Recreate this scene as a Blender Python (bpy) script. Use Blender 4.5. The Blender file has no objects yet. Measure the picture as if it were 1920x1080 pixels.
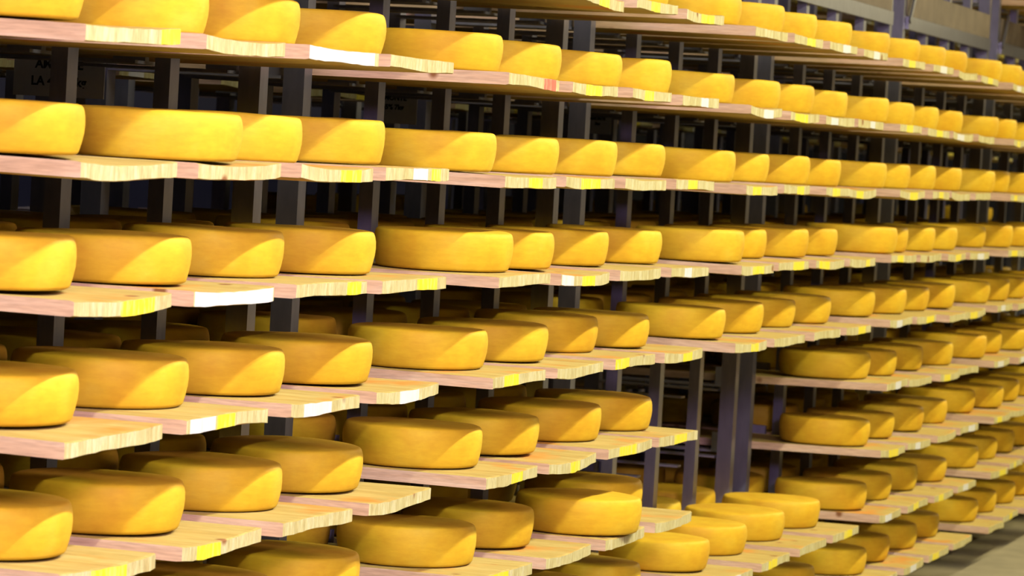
import bpy, bmesh, math, random
from mathutils import Vector, Matrix

# ---------------------------------------------------------------- units: one board pitch = W metres
W = 0.45
FLOOR = 2.70                      # floor lies this many pitches under the reference shelf
def V(x, y, z): return Vector((x * W, y * W, (z + FLOOR) * W))

# ---------------------------------------------------------------- camera
scene = bpy.context.scene
cd = bpy.data.cameras.new('camera')
cam = bpy.data.objects.new('camera', cd)
scene.collection.objects.link(cam)
cR = Vector((0.30875941, -0.94943889, 0.05686324))
cU = Vector((0.01900519, 0.06593079, 0.99764319))
cF = Vector((0.95095028, 0.30695103, -0.03840102))
m = Matrix((cR, cU, -cF)).transposed().to_4x4()
m.translation = V(-14.2600, -4.9095, 0.55586)
cam.matrix_world = m
cd.sensor_width = 36.0
cd.lens = 6426.4 / 1920 * 36.0
cd.clip_start = 0.05
cd.clip_end = 100
cd.dof.use_dof = True
cd.dof.focus_distance = 6.9
cd.dof.aperture_fstop = 11.0
scene.camera = cam

# ---------------------------------------------------------------- world and exposure
scene.view_settings.view_transform = 'Standard'
scene.view_settings.look = 'None'
scene.view_settings.exposure = 0.0
scene.view_settings.gamma = 1.0
scene.view_settings.use_curve_mapping = False
world = bpy.data.worlds.new('world')
scene.world = world
world.use_nodes = True
bg = world.node_tree.nodes['Background']
bg.inputs['Color'].default_value = (0.05, 0.05, 0.10, 1)
bg.inputs['Strength'].default_value = 0.1
scene.cycles.diffuse_bounces = 2

# ---------------------------------------------------------------- lights: the row of ceiling lamps along the aisle
LAMP_Y, LAMP_Z = -4.5, 5.0
LAMP_POWER = 108.0
LAMP_XS = [-18 + 3.3 * k for k in range(20)]
def area(name, loc, size_x, size_y, power, col, rot=(0, 0, 0)):
    ld = bpy.data.lights.new(name, 'AREA')
    ld.shape = 'RECTANGLE'; ld.size = size_x; ld.size_y = size_y
    ld.energy = power; ld.color = col
    o = bpy.data.objects.new(name, ld)
    scene.collection.objects.link(o)
    o.location = loc; o.rotation_euler = rot
    return o
for x in LAMP_XS:
    area('ceiling_lamp_light', V(x, LAMP_Y, LAMP_Z), 1.25, 0.05, LAMP_POWER * (1.0 if x < 6 else 0.82 if x < 14 else 0.70), (1.0, 0.97, 0.80) if x < 3 else (1.0, 0.93, 0.66) if x < 9 else (1.0, 0.89, 0.50))
# added lavender fill light on the aisle side, out of view to the left
FILL_POWER = 410.0
fl = area('high_window_light', V(-9.5, -6.8, 3.0), 1.6, 0.6, FILL_POWER, (0.86, 0.58, 1.0))
fl.rotation_euler = (V(1, 0.3, 0) - V(-9.5, -6.8, 3.0)).to_track_quat('-Z', 'Y').to_euler()
# cold lamps of the next aisle, behind the racks
for x in (2, 12, 22, 32):
    area('rear_aisle_light', V(x, 9.0, 4.9), 1.25, 0.1, 25.0, (0.55, 0.55, 1.0))

random.seed(7)
# ---------------------------------------------------------------- numbers read off the photograph's perspective
PITCH = 4.52405                   # one bay
BW, BT = 0.7931, 0.0547           # board width and thickness
R0, YC0 = 0.3343, 0.5327          # cheese wheel radius and distance of its middle from the board's end
HC = 0.183
LEN = 2.55                        # board length into the rack
LEV = {'Y': 2.341, 'Z': 1.40679, 'A': 0.93893, 'B': 0.47235, 'C': 0.0, 'D': -0.46586, 'E': -0.92988, 'F': -1.39971, 'G': -1.86628, 'H': -2.32599}
OFF = {-2: 0.0, -1: 0.0, 0: -0.0164, 1: 0.0109, 2: 0.0382, 3: -0.0345, 4: 0.0040}
# cards on the rear uprights: x, y, z (pitches), width, height (metres), writing, label
CARDS = [
 (0.02, 1.93, 0.81, 0.205, 0.092, ['AMONTE', 'LA 45% 7kg'], 'white card lettered AMONTE and 7kg, behind the first upright at upper left'),
 (4.54, 1.95, 0.80, 0.135, 0.085, ['AMONTE', '45% 7kg'], 'smaller dim AMONTE card between the second and third shelves, second bay', 0.018),
 (8.72, 1.95, 0.81, 0.09, 0.06, ['AMONTE', '7kg'], 'faint small card on a rear upright beyond the second bay', 0.012),
]
BOARD_FIT = {200: (0.004, 0.004, -0.024, 0.002, -0.002), 201: (-0.000, 0.004, -0.005, 0.002, -0.003), 202: (-0.002, -0.004, 0.005, 0.009, -0.002), 203: (-0.004, 0.008, 0.012, 0.013, 0.001), 210: (0.000, 0.007, 0.001, -0.006, 0.002), 211: (0.000, 0.000, -0.004, 0.001, 0.000), 212: (-0.001, -0.007, 0.004, 0.005, -0.002), 213: (-0.001, -0.006, 0.001, 0.008, -0.002), 220: (0.001, -0.001, -0.004, -0.002, 0.002), 221: (0.002, -0.001, -0.011, -0.007, -0.001), 222: (0.001, -0.002, -0.007, -0.003, 0.004), 223: (0.000, 0.004, -0.002, -0.004, 0.006), 230: (-0.001, 0.010, -0.000, 0.002, -0.001), 231: (0.000, 0.004, -0.000, -0.006, -0.000), 232: (0.000, 0.007, 0.000, -0.004, -0.000), 233: (0.000, 0.005, -0.000, -0.005, -0.000), 300: (-0.003, -0.002, -0.016, -0.004, 0.002), 301: (0.000, 0.002, -0.006, 0.007, -0.000), 302: (0.000, -0.004, 0.008, 0.002, 0.001), 303: (0.001, 0.005, 0.007, 0.013, -0.000), 310: (-0.001, 0.001, -0.008, -0.006, 0.003), 311: (-0.001, 0.002, 0.001, -0.000, 0.004), 312: (0.001, -0.008, 0.005, 0.002, 0.003), 313: (0.000, 0.000, 0.009, 0.004, -0.000), 320: (-0.001, 0.001, -0.006, -0.006, -0.000), 400: (-0.004, -0.004, -0.011, 0.001, 0.002), 401: (0.003, 0.002, 0.002, 0.005, -0.004), 402: (0.004, -0.003, 0.008, 0.008, -0.002), 403: (0.004, 0.003, 0.005, 0.012, -0.000), 410: (-0.001, 0.003, -0.005, 0.002, 0.003), 411: (-0.002, -0.001, -0.005, -0.007, 0.002), 412: (0.001, -0.004, -0.000, 0.002, 0.003), 413: (-0.002, -0.000, -0.001, -0.008, 0.003), 420: (-0.003, -0.002, -0.009, -0.009, -0.003), 421: (-0.001, 0.003, -0.004, -0.003, 0.003), 422: (-0.000, -0.002, 0.000, -0.004, 0.000), 423: (-0.000, -0.005, 0.000, -0.003, 0.000), 430: (0.001, 0.011, 0.008, 0.004, 0.006), 431: (0.000, 0.004, 0.000, 0.002, -0.000), 432: (0.000, -0.004, 0.000, -0.000, 0.000), 433: (-0.001, 0.004, -0.000, -0.003, -0.000), 500: (-0.014, -0.010, -0.021, -0.002, -0.000), 501: (-0.002, -0.001, -0.002, -0.001, 0.001), 502: (0.005, -0.002, 0.006, 0.003, -0.003), 503: (0.005, 0.006, 0.005, 0.009, -0.000), 510: (-0.001, -0.001, -0.006, 0.002, -0.000), 511: (0.000, 0.002, -0.001, 0.002, 0.000), 512: (0.003, -0.003, 0.005, 0.002, -0.002), 513: (-0.000, 0.001, 0.000, 0.000, 0.000), 520: (-0.003, 0.002, -0.002, -0.007, -0.003), 521: (-0.005, 0.001, -0.008, -0.007, 0.002), 522: (0.000, -0.005, 0.001, -0.001, -0.003), 523: (-0.001, -0.000, -0.000, -0.004, 0.000), 530: (0.007, 0.004, 0.012, 0.017, 0.002), 601: (0.003, -0.001, 0.000, 0.002, -0.003), 600: (-0.002, -0.007, -0.000, -0.003, 0.000), 602: (-0.000, -0.003, 0.004, -0.005, -0.001), 603: (0.003, 0.009, -0.001, 0.007, -0.001), 610: (-0.003, -0.002, -0.005, -0.002, -0.001), 611: (-0.006, 0.004, -0.008, -0.002, 0.002), 612: (0.004, -0.003, -0.001, 0.008, 0.002), 613: (-0.004, 0.005, -0.000, -0.006, 0.006), 630: (0.016, -0.001, 0.019, 0.025, -0.002), 710: (-0.002, 0.003, -0.000, -0.003, -0.000), 711: (-0.004, 0.004, -0.002, -0.003, -0.002), 712: (0.001, -0.002, -0.001, 0.001, -0.003), 713: (0.003, 0.003, 0.003, 0.002, -0.003), 730: (0.006, 0.003, 0.012, 0.000, 0.005), 731: (-0.005, 0.007, 0.004, -0.013, 0.011), 732: (0.000, -0.010, -0.000, -0.001, 0.001), 733: (-0.001, -0.004, -0.000, -0.002, 0.000), 740: (0.001, 0.001, -0.000, 0.002, -0.000), 823: (0.000, 0.002, -0.000, 0.000, -0.000), 822: (-0.000, 0.006, 0.000, -0.000, -0.000), 821: (-0.004, 0.008, 0.000, -0.005, -0.000), 820: (-0.008, 0.009, 0.000, -0.010, -0.001), 830: (0.013, -0.004, 0.016, 0.004, -0.003), 831: (0.002, -0.001, 0.000, 0.003, 0.000), 832: (-0.001, -0.010, 0.000, -0.002, 0.001), 833: (-0.001, -0.007, 0.000, -0.003, 0.000), 840: (-0.003, -0.007, 0.000, -0.007, 0.000), 930: (-0.004, -0.005, 0.000, -0.005, 0.000), 931: (0.003, -0.004, -0.000, 0.004, 0.000), 932: (0.004, -0.007, 0.000, 0.006, 0.000), 933: (0.003, -0.008, -0.000, 0.004, 0.000), 940: (-0.009, -0.005, 0.000, -0.015, 0.000), 111: (0.010, -0.002, -0.000, -0.033, 0.000), 112: (-0.001, -0.007, 0.000, 0.006, 0.000), 113: (-0.002, -0.006, 0.000, 0.009, 0.000), 120: (0.005, -0.003, -0.010, -0.007, -0.002), 121: (0.000, -0.005, -0.000, -0.000, 0.000), 122: (0.000, -0.004, 0.000, 0.001, 0.000), 123: (-0.001, -0.003, -0.000, 0.005, 0.000), 130: (-0.002, 0.020, -0.002, 0.005, -0.001), 131: (-0.001, 0.002, -0.000, 0.005, -0.000), 132: (-0.001, 0.003, 0.000, 0.005, -0.000), 133: (0.002, 0.003, -0.000, -0.009, -0.000)}
WHEEL_FIT = {200: (0.003, 0.045), 201: (0.000, -0.007), 202: (-0.002, 0.019), 203: (-0.005, 0.018), 210: (0.000, -0.009), 211: (0.000, 0.005), 212: (-0.000, -0.015), 213: (-0.001, -0.019), 220: (0.001, 0.014), 221: (0.002, -0.025), 222: (0.001, -0.015), 223: (0.001, -0.020), 230: (-0.001, -0.004), 231: (0.000, 0.011), 232: (-0.000, 0.021), 233: (0.000, 0.010), 240: (0.000, -0.007), 241: (-0.000, 0.011), 300: (-0.003, 0.011), 301: (0.003, -0.172), 302: (0.001, -0.017), 303: (0.001, -0.007), 310: (-0.001, -0.005), 311: (-0.000, -0.003), 312: (0.001, -0.019), 313: (0.000, -0.007), 320: (-0.000, -0.018), 321: (-0.000, 0.021), 322: (0.000, -0.012), 323: (0.000, -0.004), 330: (0.000, -0.017), 331: (-0.000, 0.011), 332: (-0.000, 0.013), 333: (0.000, -0.006), 340: (0.000, -0.005), 341: (-0.000, 0.043), 400: (-0.005, 0.014), 401: (0.002, 0.016), 402: (0.004, 0.036), 403: (0.004, 0.013), 410: (0.001, -0.117), 411: (-0.002, -0.007), 412: (0.001, -0.003), 413: (-0.002, -0.021), 420: (-0.002, -0.106), 421: (-0.001, 0.002), 422: (-0.000, -0.033), 423: (-0.000, -0.007), 430: (0.002, -0.120), 431: (0.000, -0.002), 432: (0.000, -0.011), 433: (-0.001, 0.003), 440: (-0.000, 0.047), 441: (0.000, -0.014), 500: (-0.014, -0.023), 501: (-0.002, 0.000), 502: (0.004, 0.009), 503: (0.005, -0.004), 510: (-0.001, -0.015), 511: (0.000, -0.003), 512: (0.003, 0.031), 513: (-0.000, 0.025), 520: (-0.003, -0.017), 521: (-0.005, -0.003), 522: (0.000, 0.024), 523: (-0.001, 0.012), 530: (0.007, 0.016), 531: (0.000, -0.015), 532: (-0.000, 0.001), 533: (0.000, -0.013), 540: (0.000, -0.018), 541: (0.000, -0.015), 600: (-0.002, -0.017), 601: (0.003, -0.013), 602: (0.000, -0.013), 603: (0.002, 0.012), 610: (-0.003, -0.017), 611: (-0.006, 0.012), 612: (0.004, -0.017), 613: (-0.004, -0.019), 630: (0.016, 0.021), 631: (-0.000, 0.029), 632: (-0.000, 0.023), 633: (0.000, -0.024), 640: (0.000, -0.015), 702: (-0.000, 0.018), 703: (0.000, -0.002), 710: (-0.002, -0.015), 711: (-0.004, 0.016), 712: (0.004, -0.265), 713: (0.003, 0.010), 730: (0.006, -0.010), 731: (-0.005, 0.016), 732: (0.000, -0.006), 733: (-0.001, -0.001), 740: (0.001, 0.047), 741: (0.000, -0.022), 813: (0.000, -0.007), 820: (-0.008, 0.002), 821: (-0.004, 0.019), 822: (-0.000, 0.013), 823: (0.000, 0.008), 830: (0.013, -0.010), 831: (0.001, 0.013), 832: (-0.001, 0.007), 833: (-0.001, -0.026), 840: (-0.003, -0.010), 923: (-0.000, 0.010), 930: (-0.003, -0.038), 931: (0.003, -0.003), 932: (0.004, -0.008), 933: (0.003, 0.003), 940: (-0.009, -0.030), 941: (0.000, -0.014), 120: (0.005, -0.003), 121: (0.001, -0.024), 122: (0.000, -0.001), 123: (-0.001, -0.021), 130: (-0.002, 0.016), 131: (-0.001, -0.004), 132: (-0.001, -0.008), 133: (0.002, 0.009), 140: (0.000, -0.001), 141: (0.000, -0.010)}
NBAYS = 8
KEEP_WHEELS = {501, 1000, 1010, 1020, 1030, 1100, 1110, 1120, 1130, 1200, 1210, 1220, 1230, 1300, 1310, 1320, 1330, 1400, 1410, 1420, 1500, 2000, 2010, 2020, 2030, 2100, 2110, 2120, 2130, 2200, 2210, 2220, 2230, 2300, 2310, 2320, 2330, 2400, 2410, 2420, 3000, 3001, 3010, 3011, 3020, 3021, 3030, 3031, 3100, 3101, 3110, 3120, 3130, 3200, 3210, 3220, 3230, 3300, 3310, 3320, 3330, 3400, 3410, 3420, 3500, 4000, 4001, 4010, 4011, 4020, 4021, 4022, 4030, 4031, 4032, 4100, 4101, 4102, 4110, 4111, 4112, 4120, 4121, 4122, 4130, 4131, 4132, 4200, 4201, 4202, 4210, 4211, 4212, 4220, 4221, 4222, 4230, 4231, 4232, 4300, 4301, 4302, 4310, 4311, 4312, 4320, 4321, 4322, 4330, 4331, 4400, 4401, 4402, 4410, 4412, 4420, 4430, 4431, 4500, 4501, 5000, 5001, 5010, 5011, 5020, 5021, 5022, 5030, 5031, 5032, 5100, 5101, 5102, 5110, 5111, 5112, 5120, 5121, 5122, 5130, 5131, 5132, 5200, 5201, 5202, 5210, 5211, 5212, 5220, 5221, 5230, 5231, 5232, 5300, 5301, 5302, 5310, 5311, 5312, 5320, 5321, 5322, 5330, 5331, 5400, 5401, 5402, 5410, 5411, 5412, 5420, 5421, 5430, 5431, 5500, 5501, 5502, 5511, 5521, 6000, 6001, 6010, 6011, 6020, 6021, 6030, 6031, 6100, 6101, 6102, 6110, 6111, 6112, 6120, 6121, 6130, 6131, 6300, 6310, 6311, 6312, 6320, 6321, 6330, 6331, 6400, 6401, 6410, 6411, 6420, 6421, 6430, 6431, 6500, 6501, 7000, 7010, 7020, 7021, 7030, 7031, 7100, 7101, 7110, 7111, 7120, 7121, 7130, 7131, 7300, 7310, 7311, 7312, 7320, 7321, 7322, 7330, 7331, 7332, 7400, 7401, 7402, 7410, 7420, 7430, 7500, 7510, 8020, 8030, 8100, 8110, 8120, 8121, 8130, 8200, 8210, 8220, 8221, 8230, 8231, 8300, 8301, 8302, 8310, 8311, 8312, 8320, 8321, 8322, 8330, 8331, 8400, 8410, 8420, 8430, 8500, 8510, 9130, 9200, 9210, 9220, 9230, 9300, 9310, 9320, 9330, 9400, 9410, 9420, 9430, 9500, 9510, 20322, 20423, 20430, 20431, 20440, 20443, 20471, 20521}
STUFF_WHEELS = {500, 502, 512, 1430, 2011, 2101, 2430, 2500, 2510, 3032, 3102, 3111, 3112, 3121, 3122, 3131, 3132, 3201, 3202, 3211, 3212, 3221, 3222, 3231, 3232, 3301, 3302, 3311, 3312, 3321, 3322, 3331, 3332, 3401, 3402, 3411, 3412, 3421, 3422, 3430, 3431, 3432, 3501, 3502, 3510, 3511, 3512, 3521, 3532, 3602, 3612, 4332, 4411, 4421, 4422, 4432, 4502, 4510, 4511, 4512, 4520, 4521, 4522, 4530, 4531, 4532, 4601, 4602, 4612, 4621, 4622, 4632, 4702, 5222, 5332, 5422, 5432, 5510, 5512, 5520, 5522, 5530, 5531, 5532, 5601, 5602, 5611, 5612, 5622, 5632, 5702, 6022, 6032, 6122, 6132, 6322, 6332, 6402, 6412, 6422, 6502, 6510, 6511, 6512, 6520, 6521, 6522, 6530, 6531, 6601, 6602, 6611, 6612, 7011, 7022, 7411, 7412, 7421, 7431, 7501, 7511, 7520, 7521, 7530, 7600, 7601, 7611, 8031, 8101, 8111, 8131, 8201, 8211, 8222, 8232, 8332, 8401, 8402, 8431, 8501, 8520, 8530, 9120, 9221, 9321, 9331, 9431, 9520, 20052, 20061, 20080, 20122, 20140, 20141, 20142, 20170, 20172, 20233, 20313, 20320, 20323, 20330, 20333, 20342, 20343, 20351, 20361, 20363, 20370, 20383, 20441, 20442, 20450, 20451, 20453, 20460, 20473, 20481, 20483, 20513, 20520, 20530, 20532, 20541, 20542, 20543, 20550, 20551, 20570, 20581, 20851, 20940, 20943}
KEEP_BOARDS = {50, 51, 52, 53, 60, 100, 101, 102, 103, 110, 111, 112, 113, 120, 121, 122, 123, 130, 131, 132, 133, 140, 141, 142, 143, 150, 151, 152, 153, 160, 161, 163, 170, 200, 201, 202, 203, 210, 211, 212, 213, 220, 221, 222, 223, 230, 231, 232, 233, 240, 241, 242, 243, 250, 251, 252, 260, 300, 301, 302, 303, 310, 311, 312, 313, 320, 321, 322, 323, 330, 331, 332, 333, 340, 341, 342, 343, 350, 351, 400, 401, 402, 403, 410, 411, 412, 413, 420, 421, 422, 423, 430, 431, 432, 433, 440, 441, 442, 443, 450, 500, 501, 502, 503, 510, 511, 512, 513, 520, 521, 522, 523, 530, 531, 532, 533, 540, 541, 542, 543, 550, 551, 600, 601, 602, 603, 610, 611, 612, 613, 630, 631, 632, 633, 640, 641, 642, 643, 650, 651, 700, 701, 702, 703, 710, 711, 712, 713, 730, 731, 732, 733, 740, 741, 742, 743, 750, 751, 810, 811, 812, 813, 820, 821, 822, 823, 830, 831, 832, 833, 840, 841, 842, 843, 850, 851, 920, 921, 922, 923, 930, 931, 932, 933, 940, 941, 942, 943, 950, 951, 10033, 10040, 10041, 10042, 10043, 10050, 10051, 10052, 10053, 10060, 10061, 10062, 10063, 10070, 10071, 10072, 10073, 10080, 10081, 10082, 10083, 10111, 10112, 10113, 10120, 10121, 10122, 10123, 10130, 10131, 10132, 10133, 10140, 10141, 10142, 10143, 10151, 10152, 10153, 10160, 10161, 10171, 10210, 10211, 10212, 10213, 10220, 10221, 10222, 10223, 10230, 10231, 10232, 10233, 10240, 10241, 10242, 10243, 10250, 10251, 10252, 10253, 10260, 10261, 10262, 10263, 10270, 10271, 10273, 10280, 10281, 10282, 10283, 10311, 10312, 10313, 10320, 10321, 10322, 10323, 10330, 10331, 10332, 10333, 10340, 10341, 10342, 10343, 10350, 10351, 10353, 10360, 10412, 10421, 10422, 10423, 10430, 10630, 10631, 10733, 10740, 10741, 10742, 10750, 10833, 10840, 10841, 10842, 10852, 10942}

# ---------------------------------------------------------------- materials
def new_mat(name):
    mt = bpy.data.materials.new(name); mt.use_nodes = True
    nt = mt.node_tree
    return mt, nt, nt.nodes['Principled BSDF']
def nd(nt, typ, **kw):
    n = nt.nodes.new(typ)
    for k, v in kw.items():
        if k in n.inputs: n.inputs[k].default_value = v
        else: setattr(n, k, v)
    return n
def ramp(nt, src, stops):
    r = nt.nodes.new('ShaderNodeValToRGB')
    els = r.color_ramp.elements
    while len(els) < len(stops): els.new(0.5)
    for e, (p, c) in zip(els, stops):
        e.position = p; e.color = (*c, 1) if len(c) == 3 else c
    nt.links.new(src, r.inputs['Fac'])
    return r
def coords(nt, scale, rnd=True):
    """object coordinates, scaled, moved by a random amount per object"""
    tc = nt.nodes.new('ShaderNodeTexCoord')
    mp = nt.nodes.new('ShaderNodeMapping')
    mp.inputs['Scale'].default_value = scale
    nt.links.new(tc.outputs['Object'], mp.inputs['Vector'])
    if not rnd: return mp.outputs['Vector']
    oi = nt.nodes.new('ShaderNodeObjectInfo')
    mu = nd(nt, 'ShaderNodeVectorMath', operation='SCALE')
    mu.inputs['Scale'].default_value = 37.0
    cb = nt.nodes.new('ShaderNodeCombineXYZ')
    for k in 'XYZ': nt.links.new(oi.outputs['Random'], cb.inputs[k])
    nt.links.new(cb.outputs[0], mu.inputs[0])
    ad = nd(nt, 'ShaderNodeVectorMath', operation='ADD')
    nt.links.new(mp.outputs['Vector'], ad.inputs[0]); nt.links.new(mu.outputs[0], ad.inputs[1])
    return ad.outputs[0]
def noise(nt, vec, scale, detail=3, rough=0.55, dist=0.0):
    n = nd(nt, 'ShaderNodeTexNoise', Scale=scale, Detail=detail, Roughness=rough, Distortion=dist)
    nt.links.new(vec, n.inputs['Vector'])
    return n.outputs['Fac']
def mix(nt, fac, a, b, typ='MIX'):
    mx = nt.nodes.new('ShaderNodeMix'); mx.data_type = 'RGBA'; mx.blend_type = typ
    for sock, val in ((0, fac), (6, a), (7, b)):
        if hasattr(val, 'links') or hasattr(val, 'is_linked'): nt.links.new(val, mx.inputs[sock])
        elif sock == 0: mx.inputs[0].default_value = val
        else: mx.inputs[sock].default_value = (*val, 1)
    return mx.outputs[2]
def bump(nt, bs, h, strength, dist):
    b = nd(nt, 'ShaderNodeBump', Strength=strength, Distance=dist)
    nt.links.new(h, b.inputs['Height']); nt.links.new(b.outputs[0], bs.inputs['Normal'])

def wheel_material():
    mt, nt, bs = new_mat('cheese_rind')
    v = coords(nt, (1, 1, 1))
    n1 = noise(nt, v, 9, 4, 0.6)
    n2 = noise(nt, coords(nt, (1, 1, 3.5)), 30, 4, 0.65)
    c1 = ramp(nt, n1, [(0.3, (0.500, 0.290, 0.016)), (0.55, (0.545, 0.358, 0.020)), (0.75, (0.545, 0.388, 0.034))])
    c2 = ramp(nt, n2, [(0.35, (0.90, 0.88, 0.86)), (0.65, (1.0, 1.0, 1.0))])
    c = mix(nt, 1.0, c1.outputs[0], c2.outputs[0], 'MULTIPLY')
    oi = nt.nodes.new('ShaderNodeObjectInfo')
    tone = ramp(nt, oi.outputs['Random'], [(0.0, (0.95, 0.90, 0.8)), (0.5, (1, 1, 1)), (1.0, (1.0, 0.95, 0.8))])
    c = mix(nt, 1.0, c, tone.outputs[0], 'MULTIPLY')
    nt.links.new(c, bs.inputs['Base Color'])
    bs.inputs['Roughness'].default_value = 0.62
    bs.inputs['Specular IOR Level'].default_value = 0.14
    bump(nt, bs, n2, 0.25, 0.0015)
    return mt
def wood(name, stops, scale, s_noise, stain=False, streak=0.25):
    mt, nt, bs = new_mat(name)
    v = coords(nt, scale)
    n = noise(nt, v, s_noise, 5, 0.6, 0.6)
    c = ramp(nt, n, stops).outputs[0]
    fine = ramp(nt, noise(nt, v, s_noise * 6, 3, 0.6), [(0.3, (1 - streak,) * 3), (0.62, (1, 1, 1))])
    c = mix(nt, 1.0, c, fine.outputs[0], 'MULTIPLY')
    w = coords(nt, (1, 1, 1))
    kn = nd(nt, 'ShaderNodeTexVoronoi', Scale=7.0); nt.links.new(w, kn.inputs['Vector'])
    knm = ramp(nt, kn.outputs['Distance'], [(0.06, (1, 1, 1)), (0.11, (0, 0, 0))])
    c = mix(nt, knm.outputs[0], c, (0.191, 0.081, 0.026))
    if stain:
        sn = noise(nt, w, 5.5, 3, 0.6)
        sm = ramp(nt, sn, [(0.54, (0, 0, 0)), (0.70, (0.85, 0.85, 0.85))])
        c = mix(nt, sm.outputs[0], c, (0.46, 0.17, 0.02))
    nt.links.new(c, bs.inputs['Base Color'])
    bs.inputs['Roughness'].default_value = 0.75
    bs.inputs['Specular IOR Level'].default_value = 0.2
    bump(nt, bs, n, 0.3, 0.001)
    return mt
def paint(name, col, worn):
    mt, nt, bs = new_mat(name)
    v = coords(nt, (6, 1, 1))
    n = noise(nt, v, 22, 4, 0.6)
    m_ = ramp(nt, n, [(0.50, (0, 0, 0)), (0.72, (worn,) * 3)])
    c = mix(nt, m_.outputs[0], col, (0.499, 0.429, 0.244))
    nt.links.new(c, bs.inputs['Base Color']); bs.inputs['Roughness'].default_value = 0.6
    return mt
def metal(name, col, rough, metallic=0.9):
    mt, nt, bs = new_mat(name)
    n = noise(nt, coords(nt, (1, 1, 0.3)), 40, 3)
    c = ramp(nt, n, [(0.3, tuple(k * 0.8 for k in col)), (0.7, col)])
    nt.links.new(c.outputs[0], bs.inputs['Base Color'])
    bs.inputs['Metallic'].default_value = metallic; bs.inputs['Roughness'].default_value = rough
    return mt
def plain(name, col, rough=0.8, var=0.12, scale=3.0):
    mt, nt, bs = new_mat(name)
    n = noise(nt, coords(nt, (1, 1, 1), False), scale, 5, 0.6)
    c = ramp(nt, n, [(0.3, tuple(k * (1 - var) for k in col)), (0.7, tuple(min(1, k * (1 + var)) for k in col))])
    nt.links.new(c.outputs[0], bs.inputs['Base Color']); bs.inputs['Roughness'].default_value = rough
    return mt
M_WHEEL = wheel_material()
M_TOP = wood('board_face_wood', [(0.3, (0.340, 0.228, 0.055)), (0.5, (0.390, 0.285, 0.080)), (0.7, (0.430, 0.330, 0.110))], (5, 0.55, 1), 6, True)
M_SIDE = wood('board_edge_wood', [(0.3, (0.46, 0.30, 0.17)), (0.5, (0.54, 0.37, 0.22)), (0.7, (0.58, 0.43, 0.28))], (1, 0.6, 8), 6)
M_END = wood('board_end_grain', [(0.3, (0.345, 0.275, 0.105)), (0.5, (0.420, 0.370, 0.165)), (0.7, (0.487, 0.447, 0.260))], (5, 1, 0.7), 14, False, 0.3)
M_YEL = paint('yellow_paint', (0.551, 0.452, 0.006), 0.5)
M_WHI = paint('white_paint', (0.47, 0.47, 0.46), 0.35)
M_RED = paint('red_paint', (0.510, 0.093, 0.052), 0.6)
M_POST = metal('galvanised_steel', (0.25, 0.25, 0.31), 0.36, 0.8)
M_RAIL = metal('dark_steel', (0.30, 0.30, 0.34), 0.45, 0.7)
M_PANEL = plain('grey_brown_panel', (0.11, 0.085, 0.065), 0.8, 0.25, 8)
M_FLOOR = plain('concrete_floor', (0.19, 0.165, 0.11), 0.6, 0.2, 5)
M_WALL = plain('painted_wall', (0.08, 0.07, 0.06), 0.9)
M_DARK = plain('dark_wall', (0.012, 0.012, 0.02), 0.9)
M_CARD = plain('sign_card', (0.62, 0.62, 0.62), 0.7, 0.04)
M_INK = plain('black_ink', (0.02, 0.02, 0.02), 0.7, 0.0)
M_HOUSING = metal('lamp_housing', (0.8, 0.8, 0.8), 0.5, 0.1)
mt, nt, bs = new_mat('lamp_tube')
bs.inputs['Emission Color'].default_value = (1, 0.97, 0.9, 1); bs.inputs['Emission Strength'].default_value = 2.0
M_TUBE = mt

# ---------------------------------------------------------------- helpers
def link(name, bm, mats, parent=None, loc=None, smooth=False):
    me = bpy.data.meshes.new(name)
    bm.normal_update(); bm.to_mesh(me); bm.free()
    for mm in (mats if isinstance(mats, (list, tuple)) else [mats]): me.materials.append(mm)
    if smooth:
        for pl in me.polygons: pl.use_smooth = True
    o = bpy.data.objects.new(name, me)
    scene.collection.objects.link(o)
    if parent is not None: o.parent = parent
    if loc is not None: o.location = loc
    return o
def box(bm, a, b, mi=0):
    x0, y0, z0 = a; x1, y1, z1 = b
    vs = [bm.verts.new(c) for c in ((x0,y0,z0),(x1,y0,z0),(x1,y1,z0),(x0,y1,z0),(x0,y0,z1),(x1,y0,z1),(x1,y1,z1),(x0,y1,z1))]
    for f in ((0,3,2,1),(4,5,6,7),(0,1,5,4),(1,2,6,5),(2,3,7,6),(3,0,4,7)):
        fc = bm.faces.new([vs[k] for k in f]); fc.material_index = mi
def boxes(name, lst, mats, parent=None, loc=None, bevel=0.0):
    bm = bmesh.new()
    for a, b in lst: box(bm, a, b)
    if bevel: bmesh.ops.bevel(bm, geom=bm.edges[:], offset=bevel, segments=1, affect='EDGES')
    return link(name, bm, mats, parent, loc)
def empty(name, loc):
    o = bpy.data.objects.new(name, None); scene.collection.objects.link(o); o.location = loc
    o.empty_display_size = 0.1
    return o
def tag(o, label, cat, group=None):
    o['label'] = label; o['category'] = cat
    if group: o['group'] = group
    return o
def structure(name, a, b, mat):
    bm = bmesh.new(); box(bm, V(*a), V(*b))
    o = link(name, bm, mat); o['kind'] = 'structure'
    return o

# ---------------------------------------------------------------- the cellar
structure('floor', (-22, -7.4, -FLOOR - 0.2), (46, 12, -FLOOR), M_FLOOR)
structure('ceiling', (-22, -7.4, 6.2), (46, 12, 6.4), M_WALL)
structure('wall_front', (-22, -7.4, -FLOOR), (46, -7.2, 6.2), M_WALL)
structure('wall_back', (-22, 12, -FLOOR), (46, 12.2, 6.2), M_DARK)
structure('wall_right', (46, -7.4, -FLOOR), (46.2, 12.2, 6.2), M_DARK)
structure('wall_left', (-22.2, -7.4, -FLOOR), (-22, 12.2, 6.2), M_WALL)

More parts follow.
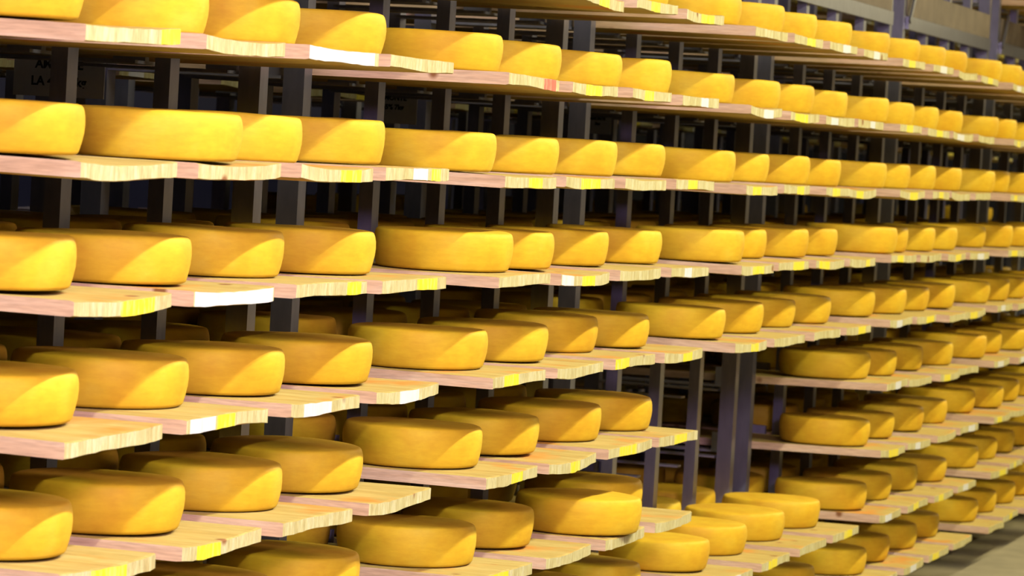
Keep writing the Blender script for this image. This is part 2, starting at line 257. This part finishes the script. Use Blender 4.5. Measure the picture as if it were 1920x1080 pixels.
wd = empty('window_1', V(-9.5, -7.2, 3.0)); wd['kind'] = 'structure'  # made-up opening behind the added fill light, never in view
M_PANE = bpy.data.materials.new('daylit_glass'); M_PANE.use_nodes = True
pb = M_PANE.node_tree.nodes['Principled BSDF']; pb.inputs['Roughness'].default_value = 0.1
pb.inputs['Emission Color'].default_value = (0.8, 0.7, 1.0, 1); pb.inputs['Emission Strength'].default_value = 1.5  # glow invented to go with the fill light
boxes('window_pane', [((-0.8, 0.0, -0.3), (0.8, 0.01, 0.3))], M_PANE, wd)
boxes('window_frame', [((-0.86, 0, -0.36), (0.86, 0.03, -0.3)), ((-0.86, 0, 0.3), (0.86, 0.03, 0.36)), ((-0.86, 0, -0.3), (-0.8, 0.03, 0.3)), ((0.8, 0, -0.3), (0.86, 0.03, 0.3)), ((-0.02, 0.01, -0.3), (0.02, 0.03, 0.3))], M_HOUSING, wd)

# ---------------------------------------------------------------- ceiling lamps (above the frame, over the aisle)
def lamp(x):
    r = empty('ceiling_lamp', V(x, LAMP_Y, LAMP_Z) + Vector((0, 0, 0.02)))
    bm = bmesh.new(); box(bm, (-0.66, -0.09, 0.03), (0.66, 0.09, 0.09)); box(bm, (-0.01, -0.01, 0.09), (0.01, 0.01, (6.2 - LAMP_Z) * W - 0.03))
    link('housing', bm, M_HOUSING, r)
    bm = bmesh.new()
    bmesh.ops.create_cone(bm, cap_ends=True, segments=12, radius1=0.013, radius2=0.013, depth=1.22, matrix=Matrix.Translation((0, 0, 0.017)) @ Matrix.Rotation(math.pi / 2, 4, 'Y'))
    link('lamp_tube', bm, M_TUBE, r, smooth=True)
    tag(r, 'ceiling tube lamp hanging over the aisle above the cheese racks', 'lamp', 'tube lamps over the aisle')
for x in LAMP_XS: lamp(x)

# ---------------------------------------------------------------- boards
ORD = ['first', 'second', 'third', 'fourth', 'fifth', 'sixth', 'seventh', 'eighth', 'ninth', 'tenth']
BAYNAME = {-2: 'outermost bay beyond the left edge', -1: 'bay past left edge', 0: 'leftmost bay', 1: 'second bay', 2: 'third bay', 3: 'fourth bay', 4: 'fifth bay', 5: 'sixth bay', 6: 'seventh bay', 7: 'eighth bay'}
def shelf_name(l, b):
    order = 'YZABCDEFGH'
    if b <= 0 and l == 'Z': return 'shelf above the first'
    if b <= 0: k = 'ABCDEFGH'.index(l) if l in 'ABCDEFGH' else 0
    elif b < 5: k = 'ZABCDEFGH'.index(l)
    else: k = order.index(l)
    if b == 2 and l == 'G': return 'first shelf below the gap'
    if b == 2 and l == 'H': return 'lowest shelf below the gap'
    return ORD[k] + ' shelf down'
def has_board(l, b):
    if l == 'Y': return b >= 5
    if b == 2 and l in 'EF': return False
    return True
def num(l, b, i):                 # one number per board: shelf, bay, place
    return 'YZABCDEFGH'.index(l) * 100 + b * 10 + i if b >= 0 else -1
def right_edge(b, i, l):
    f = BOARD_FIT.get(num(l, b, i), (0, 0, 0, 0, 0))
    return b * PITCH - (3 - i) + OFF.get(b, 0.0) + f[0], f
# end marks read off the photo: (start, end, paint) in fractions of the end's width
Yp, Wp, Rp = 3, 4, 5
MARKS = {
 'A00': [(0.77, 1.0, Yp)], 'A01': [], 'A02': [(0.0, 0.95, Wp)], 'A03': [], 'A10': [(0.72, 0.93, Rp)], 'A11': [(0.26, 0.62, Yp)], 'A12': [(0.32, 0.56, Yp)],
 'A13': [(0.55, 0.75, Wp)], 'A20': [(0.4, 0.75, Wp)], 'A21': [(0.2, 0.65, Yp)], 'A22': [(0.2, 0.5, Wp)], 'A23': [(0.5, 0.7, Wp)],
 'B00': [], 'B01': [], 'B02': [(0.57, 0.83, Yp)], 'B03': [(0.4, 0.62, Wp), (0.68, 0.85, Yp)], 'B10': [(0.50, 0.76, Yp)], 'B11': [(0.33, 0.70, Yp)], 'B12': [], 'B13': [(0.35, 0.6, Yp)],
 'B20': [(0.25, 0.55, Yp)], 'B21': [(0.5, 0.8, Yp)],
 'C00': [(0.50, 0.84, Yp)], 'C01': [(0.02, 0.98, Wp)], 'C02': [(0.72, 0.92, Yp)], 'C03': [(0.57, 0.86, Yp)], 'C10': [], 'C11': [(0.02, 0.28, Wp), (0.42, 0.70, Yp)], 'C12': [], 'C13': [(0.4, 0.6, Wp)],
 'C20': [(0.40, 0.72, Yp)], 'C21': [(0.42, 0.8, Yp)], 'C22': [(0.1, 0.45, Yp)], 'C23': [(0.55, 0.72, Yp)],
 'D00': [], 'D01': [(0.05, 0.34, Wp), (0.36, 0.6, Yp)], 'D02': [(0.2, 0.6, Wp)], 'D03': [(0.40, 0.70, Wp)], 'D10': [(0.24, 0.50, Yp)], 'D11': [], 'D12': [(0.0, 0.33, Yp)], 'D13': [(0.45, 0.72, Yp)],
 'D21': [], 'D23': [(0.5, 0.8, Yp)],
 'E00': [(0.30, 0.66, Yp)], 'E01': [(0.2, 0.5, Yp)], 'E02': [], 'E03': [], 'E10': [(0.43, 0.66, Yp)], 'E11': [(0.40, 0.60, Yp)], 'E12': [(0.25, 0.62, Yp)], 'E13': [(0.35, 0.72, Yp)],
 'F10': [(0.1, 0.5, Yp)], 'F11': [], 'F12': [], 'F13': [], 'Z12': [(0.38, 0.6, Yp)], 'Z13': [(0.4, 0.75, Yp)], 'Z21': [(0.4, 0.7, Yp)], 'Z22': [(0.45, 0.7, Wp)],
 'Z30': [(0.25, 0.5, Yp)], 'G22': [], 'G23': [(0.4, 0.7, Yp)], 'H32': [(0.2, 0.45, Yp)], 'G31': [(0.35, 0.6, Yp)],
}
def mark_words(mk):
    ks = [m_[2] for m_ in mk]
    if Rp in ks: return 'red end mark'
    if Yp in ks and Wp in ks: return 'white and yellow end marks'
    if Yp in ks: return 'yellow end mark'
    if Wp in ks: return 'white painted end'
    return 'bare unmarked end'
def make_board(l, b, i):
    xr, f = right_edge(b, i, l)
    rnd = random.Random('%s%d%d' % (l, b, i))
    key = '%s%d%d' % (l, b, i)
    fitted = any(abs(k) > 1e-6 for k in f)
    mk = MARKS.get(key)
    if mk is None:
        r = rnd.random(); s = rnd.uniform(0.15, 0.5)
        mk = [(s, s + rnd.uniform(0.2, 0.35), Yp)] if r < 0.5 else ([(s, s + 0.3, Wp)] if r < 0.75 else [])
    zl, zr = (f[2], f[3]) if fitted else (rnd.uniform(-0.008, 0.008), rnd.uniform(-0.008, 0.008))
    yo = f[1] if fitted else rnd.uniform(-0.05, 0.05)
    sk = f[4] if fitted else rnd.uniform(-0.01, 0.01)
    cup = rnd.uniform(-0.004, 0.016)
    cuts = {0.0, 1.0}
    for a, c, _ in mk: cuts |= {round(a, 3), round(min(c, 1.0), 3)}
    for k in range(1, 14): cuts.add(round(k / 14 + rnd.uniform(-0.01, 0.01), 3))
    cuts = sorted(cuts)
    cuts = [c for k, c in enumerate(cuts) if k == 0 or c - cuts[k - 1] > 0.004]
    if cuts[-1] < 1.0: cuts[-1] = 1.0
    ys = [0.0, 0.012, 0.3, 0.9, 1.6, LEN]
    p1, p2 = rnd.uniform(0, 6), rnd.uniform(0, 6)
    def z_off(t, y):
        lin = zl * (1 - t) + zr * t
        c = -cup * (1 - (2 * t - 1) ** 2) * max(0.3, 1 - y / 3)
        return (lin * max(0.0, 1 - y / 1.2) + c)
    bm = bmesh.new()
    nx = len(cuts); ed = [rnd.uniform(-0.004, 0.004) for _ in cuts]; rough = [rnd.uniform(-0.0018, 0.0018) for _ in range(2 * nx)]
    rings = []
    for q, y in enumerate(ys):
        top, bot = [], []
        for k, t in enumerate(cuts):
            x = -BW * (1 - t)
            yy = y * 1.0 + sk * (1 - 2 * t) * max(0, 1 - y) + yo
            if q == 0: yy += ed[k] + 0.006 * math.sin(5 * t + p1)
            dz = z_off(t, y)
            zt = dz + (rough[k] if q == 0 else 0) - (0.0025 if q == 0 else 0)
            zb = dz - BT + (rough[nx + k] if q == 0 else 0) + (0.0025 if q == 0 else 0) + 0.003 * math.sin(7 * t + p2)
            top.append(bm.verts.new((x * W, yy * W, zt * W)))
            bot.append(bm.verts.new((x * W, yy * W, zb * W)))
        rings.append((top, bot))
    for q in range(len(ys) - 1):
        t0, b0 = rings[q]; t1, b1 = rings[q + 1]
        for k in range(nx - 1):
            bm.faces.new((t0[k], t0[k + 1], t1[k + 1], t1[k])).material_index = 0
            bm.faces.new((b0[k + 1], b0[k], b1[k], b1[k + 1])).material_index = 0
        for vs in ((t0[0], t1[0], b1[0], b0[0]), (t0[-1], b0[-1], b1[-1], t1[-1])):
            bm.faces.new(vs).material_index = 1
    for k in range(nx - 1):
        mid = (cuts[k] + cuts[k + 1]) / 2
        mi = 2
        for a, c, pm in mk:
            if a <= mid <= c: mi = pm
        bm.faces.new((rings[0][1][k], rings[0][1][k + 1], rings[0][0][k + 1], rings[0][0][k])).material_index = mi
        bm.faces.new((rings[-1][0][k], rings[-1][0][k + 1], rings[-1][1][k + 1], rings[-1][1][k])).material_index = 2
    bmesh.ops.recalc_face_normals(bm, faces=bm.faces[:])
    o = link('shelf_board', bm, [M_TOP, M_SIDE, M_END, M_YEL, M_WHI, M_RED], None, V(xr, 0, LEV[l]))
    tag(o, 'pine board with %s, %s on %s, %s' % (mark_words(mk), ORD[i], shelf_name(l, b), BAYNAME[b]), 'board', 'pine boards carrying the cheese wheels')
    def seat(x, y):               # height and tilt of a wheel whose middle is at x, y (board coordinates)
        a = (zr - zl) * max(0.0, 1 - (y - yo) / 1.2) / BW
        return max(z_off(min(1, max(0, (x + dx) / BW + 1)), max(0, y - yo + dy)) - a * dx for dx in (-0.33, -0.23, 0, 0.23, 0.33) for dy in (-0.33, -0.2, 0, 0.2, 0.33)), a
    return xr, yo, seat

# ---------------------------------------------------------------- cheese wheels
def wheel_mesh(seed):
    rnd = random.Random(seed)
    bm = bmesh.new()
    prof = [(0.0, 0.0), (0.70, 0.0), (0.90, 0.001), (0.935, 0.006), (0.952, 0.015), (0.974, 0.045), (0.993, 0.080), (1.0, 0.112), (0.997, 0.140), (0.987, 0.160), (0.974, 0.173), (0.956, 0.1805), (0.925, 0.184), (0.70, 0.186), (0.35, 0.187), (0.0, 0.187)]
    n = 72; ph = [rnd.uniform(0, 6.28) for _ in range(6)]
    rings = []
    for r, z in prof:
        if r == 0: rings.append([bm.verts.new((0, 0, z * W))]); continue
        ring = []
        for k in range(n):
            a = 2 * math.pi * k / n
            w = 1 + 0.006 * math.sin(2 * a + ph[0]) + 0.003 * math.sin(5 * a + ph[1] + z * 20) + 0.0015 * math.sin(11 * a + ph[2] - z * 40)
            rr = r * R0 * w * W
            zz = z * (1 + 0.012 * math.sin(a + ph[3]) + 0.008 * math.sin(3 * a + ph[4]))
            ring.append(bm.verts.new((rr * math.cos(a), rr * math.sin(a), zz * W)))
        rings.append(ring)
    for q in range(len(rings) - 1):
        a, c = rings[q], rings[q + 1]
        for k in range(n):
            k2 = (k + 1) % n
            if len(a) == 1: bm.faces.new((a[0], c[k2], c[k]))
            elif len(c) == 1: bm.faces.new((a[k], a[k2], c[0]))
            else: bm.faces.new((a[k], a[k2], c[k2], c[k]))
    bmesh.ops.recalc_face_normals(bm, faces=bm.faces[:])
    me = bpy.data.meshes.new('cheese_wheel'); bm.to_mesh(me); bm.free()
    me.materials.append(M_WHEEL)
    for pl in me.polygons: pl.use_smooth = True
    return me
WHEELS = [wheel_mesh(s) for s in range(10)]
DEPTH = ['', 'second from the front', 'rearmost']
stuff_bm = bmesh.new()
def far_wheel(me, loc, rz, s, sz, tilt=0.0):
    t = me.copy(); t.transform(Matrix.Translation(loc) @ Matrix.Rotation(-math.atan(tilt), 4, 'Y') @ Matrix.Rotation(rz, 4, 'Z') @ Matrix.Diagonal((s, s, sz, 1)))
    stuff_bm.from_mesh(t); bpy.data.meshes.remove(t)
def add_wheel(l, b, i, k, xr, yo, seat):
    key = '%s%d%d' % (l, b, i)
    rnd = random.Random(key + str(k))
    f = WHEEL_FIT.get(num(l, b, i))
    x = b * PITCH - (3 - i) - BW / 2 + OFF.get(b, 0.0); y = YC0
    if k == 0 and f: x += f[0]; y += f[1]
    else: x += rnd.uniform(-0.02, 0.02); y += rnd.uniform(-0.03, 0.03) + 0.745 * k
    if key == 'F12' and k == 1: y -= 0.05
    me = rnd.choice(WHEELS); zt, tilt = seat(x - xr, y); loc = V(x, y, LEV[l] + zt + 0.002); rz = rnd.uniform(0, 6.28)
    s = 1 + (rnd.uniform(-0.01, 0.01)); sz = 1 + rnd.uniform(-0.03, 0.03)
    if num(l, b, i) * 10 + k in STUFF_WHEELS:
        far_wheel(me, loc, rz, s, sz, tilt); return
    o = bpy.data.objects.new('cheese_wheel', me)
    scene.collection.objects.link(o)
    o.location = loc; o.rotation_euler = (Matrix.Rotation(-math.atan(tilt), 3, 'Y') @ Matrix.Rotation(rz, 3, 'Z')).to_euler(); o.scale = (s, s, sz)
    if k == 0:
        if key in ('F12', 'B01', 'C10', 'C20', 'C30'): how = 'cheese wheel pushed out towards aisle'
        elif l in 'GH' and b == 2: how = 'fully lit yellow cheese wheel'
        elif l == 'Z' and b >= 2: how = 'bright yellow cheese wheel with lit top'
        else: how = 'yellow cheese wheel with slanting shadow'
        lab = '%s, %s board, %s, %s' % (how, ORD[i], shelf_name(l, b), BAYNAME[b])
    else:
        lab = 'dim cheese wheel %s, %s board, %s, %s' % (DEPTH[k], ORD[i], shelf_name(l, b), BAYNAME[b])
    tag(o, lab, 'cheese', 'front row of cheese wheels' if k == 0 else 'cheese wheels deeper in the rack')

for b in range(-1, NBAYS):
    for l in 'YZABCDEFGH':
        if not has_board(l, b): continue
        for i in range(4):
            if b >= 0 and num(l, b, i) not in KEEP_BOARDS: continue
            xr, yo, seat = make_board(l, b, i)
            for k in range(3):
                if b < 0 and k: continue
                if b == 3 and l in 'EF' and i == 0 and k: continue
                if b < 0 or num(l, b, i) * 10 + k not in KEEP_WHEELS | STUFF_WHEELS: continue
                add_wheel(l, b, i, k, xr, yo, seat)

# ---------------------------------------------------------------- steel rack frames, one per bay
FY, RY = 0.95, 1.95               # front and rear row of uprights
TOPZ = 3.2
def rack(b, dy=0.0, label=None, name='rack_frame'):
    x0 = b * PITCH - 4 + 0.10 + OFF.get(b, 0) * 0.5
    root = empty(name, V(x0 + 2, FY + dy, -FLOOR))
    def P(x, y, z): return V(x, y, z) - root.location
    for k in range(5):
        end = k in (0, 4)
        for y in (FY, RY):
            d = 0.105 if end else 0.072; w = 0.048
            bm = bmesh.new()
            x = x0 + k
            # an open channel: front flange, web, rear flange
            sx = -w if k == 4 else -w
            box(bm, P(x - w, y + dy, -FLOOR), P(x + w, y + dy + 0.008, TOPZ))
            box(bm, P(x - w, y + dy + 0.008, -FLOOR), P(x - w + 0.008, y + dy + d, TOPZ))
            box(bm, P(x - w + 0.008, y + dy + d - 0.008, -FLOOR), P(x + w, y + dy + d, TOPZ))
            link('upright', bm, M_POST, root)
        for l in 'YZABCDEFGH':
            z = LEV[l] - BT - 0.012
            a = x0 + k - (0.048 if k == 0 else 0.145); c = x0 + k + (0.048 if k == 4 else 0.145)
            if b == 2 and l in 'EF' and dy == 0:
                a, c = x0 + k - 0.048, x0 + k + 0.048
            bm = bmesh.new(); box(bm, P(a, FY + dy + 0.12, z - 0.018), P(c, RY + dy - 0.002, z - 0.004))
            if not (b == 2 and l in 'EF'): box(bm, P(x0 + k - 0.02, FY + dy + 0.13, LEV[l] - 0.075), P(x0 + k + 0.02, FY + dy + 0.28, LEV[l] + 0.055))
            link('board_runner', bm, M_RAIL, root)
    for z in (-FLOOR + 0.02, TOPZ - 0.1):
        for y in (FY - 0.0, RY):
            bm = bmesh.new(); box(bm, P(x0 - 0.04, y + dy + 0.012, z), P(x0 + 4.04, y + dy + 0.05, z + 0.08))
            link('cross_rail', bm, M_RAIL, root)
    tag(root, label or 'grey steel rack frame holding the boards of the %s' % BAYNAME[b], 'rack', None)
    return root, P, x0
for b in range(-1, NBAYS):
    root, P, x0 = rack(b)
    if b >= 3:
        boxes('lower_beam', [(P(x0 + 0.05, FY - 0.03, 1.81), P(x0 + 3.95, FY - 0.005, 1.92))], M_POST, root)
        boxes('top_panel', [(P(x0 + 0.05, FY - 0.012, 1.925), P(x0 + 3.95, FY - 0.002, 2.15))], M_PANEL, root)
        # short diagonal brace at the top of the left upright
        bm = bmesh.new(); box(bm, (-0.011, -0.004, -0.09), (0.011, 0.004, 0.09))
        o = link('brace', bm, M_POST, root, P(x0 + 0.13, FY - 0.045, 2.03)); o.rotation_euler = (0, math.radians(38), 0)

# ---------------------------------------------------------------- the next rack, dim behind the first
DY = 2.95
rear_meshes = [o.data for o in scene.objects if o.name.startswith('shelf_board')][:24]
SHELF_REAR = dict(zip('YZABCDEFGH', ['topmost', 'second', 'third', 'fourth', 'fifth', 'sixth', 'seventh', 'eighth', 'ninth', 'lowest']))
for b in range(0, NBAYS + 1):
    BAYNAME.setdefault(b, 'farthest bay')
    if b < NBAYS: rack(b, DY, 'dim steel rack frame standing behind the %s' % BAYNAME[b])
    for l in 'YZABCDEFGH':
        for i in range(4):
            rk = 'r%s%d%d' % (l, b, i); nk = num(l, b, i)
            rnd = random.Random(rk)
            me = rnd.choice(rear_meshes); flag = rnd.random() < 0.45; kk = rnd.choice(WHEELS)
            jit = rnd.uniform(-0.02, 0.02)
            if 10000 + nk in KEEP_BOARDS:
                o = bpy.data.objects.new('shelf_board', me); scene.collection.objects.link(o)
                o.location = V(b * PITCH - (3 - i), DY + 0.4, LEV[l])
                tag(o, 'dim board in the rear rack, %s shelf, seen past %s board, %s' % (SHELF_REAR[l], ORD[i], BAYNAME[b]), 'board', 'boards of the rear rack')
            if flag and 20000 + nk in STUFF_WHEELS:
                far_wheel(kk, V(b * PITCH - (3 - i) - BW / 2 + jit, DY + 1.3, LEV[l] + 0.012), 0.0, 1, 1)
            elif flag and 20000 + nk in KEEP_WHEELS:
                o = bpy.data.objects.new('cheese_wheel', kk); scene.collection.objects.link(o)
                o.location = V(b * PITCH - (3 - i) - BW / 2 + jit, DY + 1.3, LEV[l] + 0.012)
                o.scale = (1, 1, 1)
                tag(o, 'dim brown wheel in the rear rack, %s shelf, past %s board, %s' % (SHELF_REAR[l], ORD[i], BAYNAME[b]), 'cheese', 'cheese wheels in the rear rack')

o = link('cheese_wheels', stuff_bm, M_WHEEL, smooth=True)
o['kind'] = 'stuff'
tag(o, 'dim mass of cheese wheels barely seen deep inside the racks', 'cheese')

# ---------------------------------------------------------------- hand-lettered cards hung on the uprights, facing down the aisle
def card(x, y, z, w, h, lines, label, size=0.026):
    r = empty('price_card', V(x, y, z))
    bm = bmesh.new(); box(bm, (-0.001, -w / 2, -h / 2), (0.001, w / 2, h / 2))
    link('card_plate', bm, M_CARD, r)
    for k, t in enumerate(lines):
        cu = bpy.data.curves.new('lettering', 'FONT'); cu.body = t; cu.size = size; cu.align_x = 'CENTER'; cu.align_y = 'CENTER'
        cu.offset = 0.0008; cu.extrude = 0.0003
        to = bpy.data.objects.new('tmp', cu); scene.collection.objects.link(to)
        bpy.context.view_layer.update()
        me = bpy.data.meshes.new_from_object(to.evaluated_get(bpy.context.evaluated_depsgraph_get()))
        bpy.data.objects.remove(to)
        me.materials.clear(); me.materials.append(M_INK)
        o = bpy.data.objects.new('lettering', me); scene.collection.objects.link(o); o.parent = r
        o.matrix_local = Matrix.Translation((-0.0016, 0, h / 2 - size * 1.0 - k * size * 1.35)) @ Matrix(((0, 0, -1, 0), (-1, 0, 0, 0), (0, 1, 0, 0), (0, 0, 0, 1)))
    tag(r, label, 'sign', None)
    return r
for c in CARDS: card(*c)
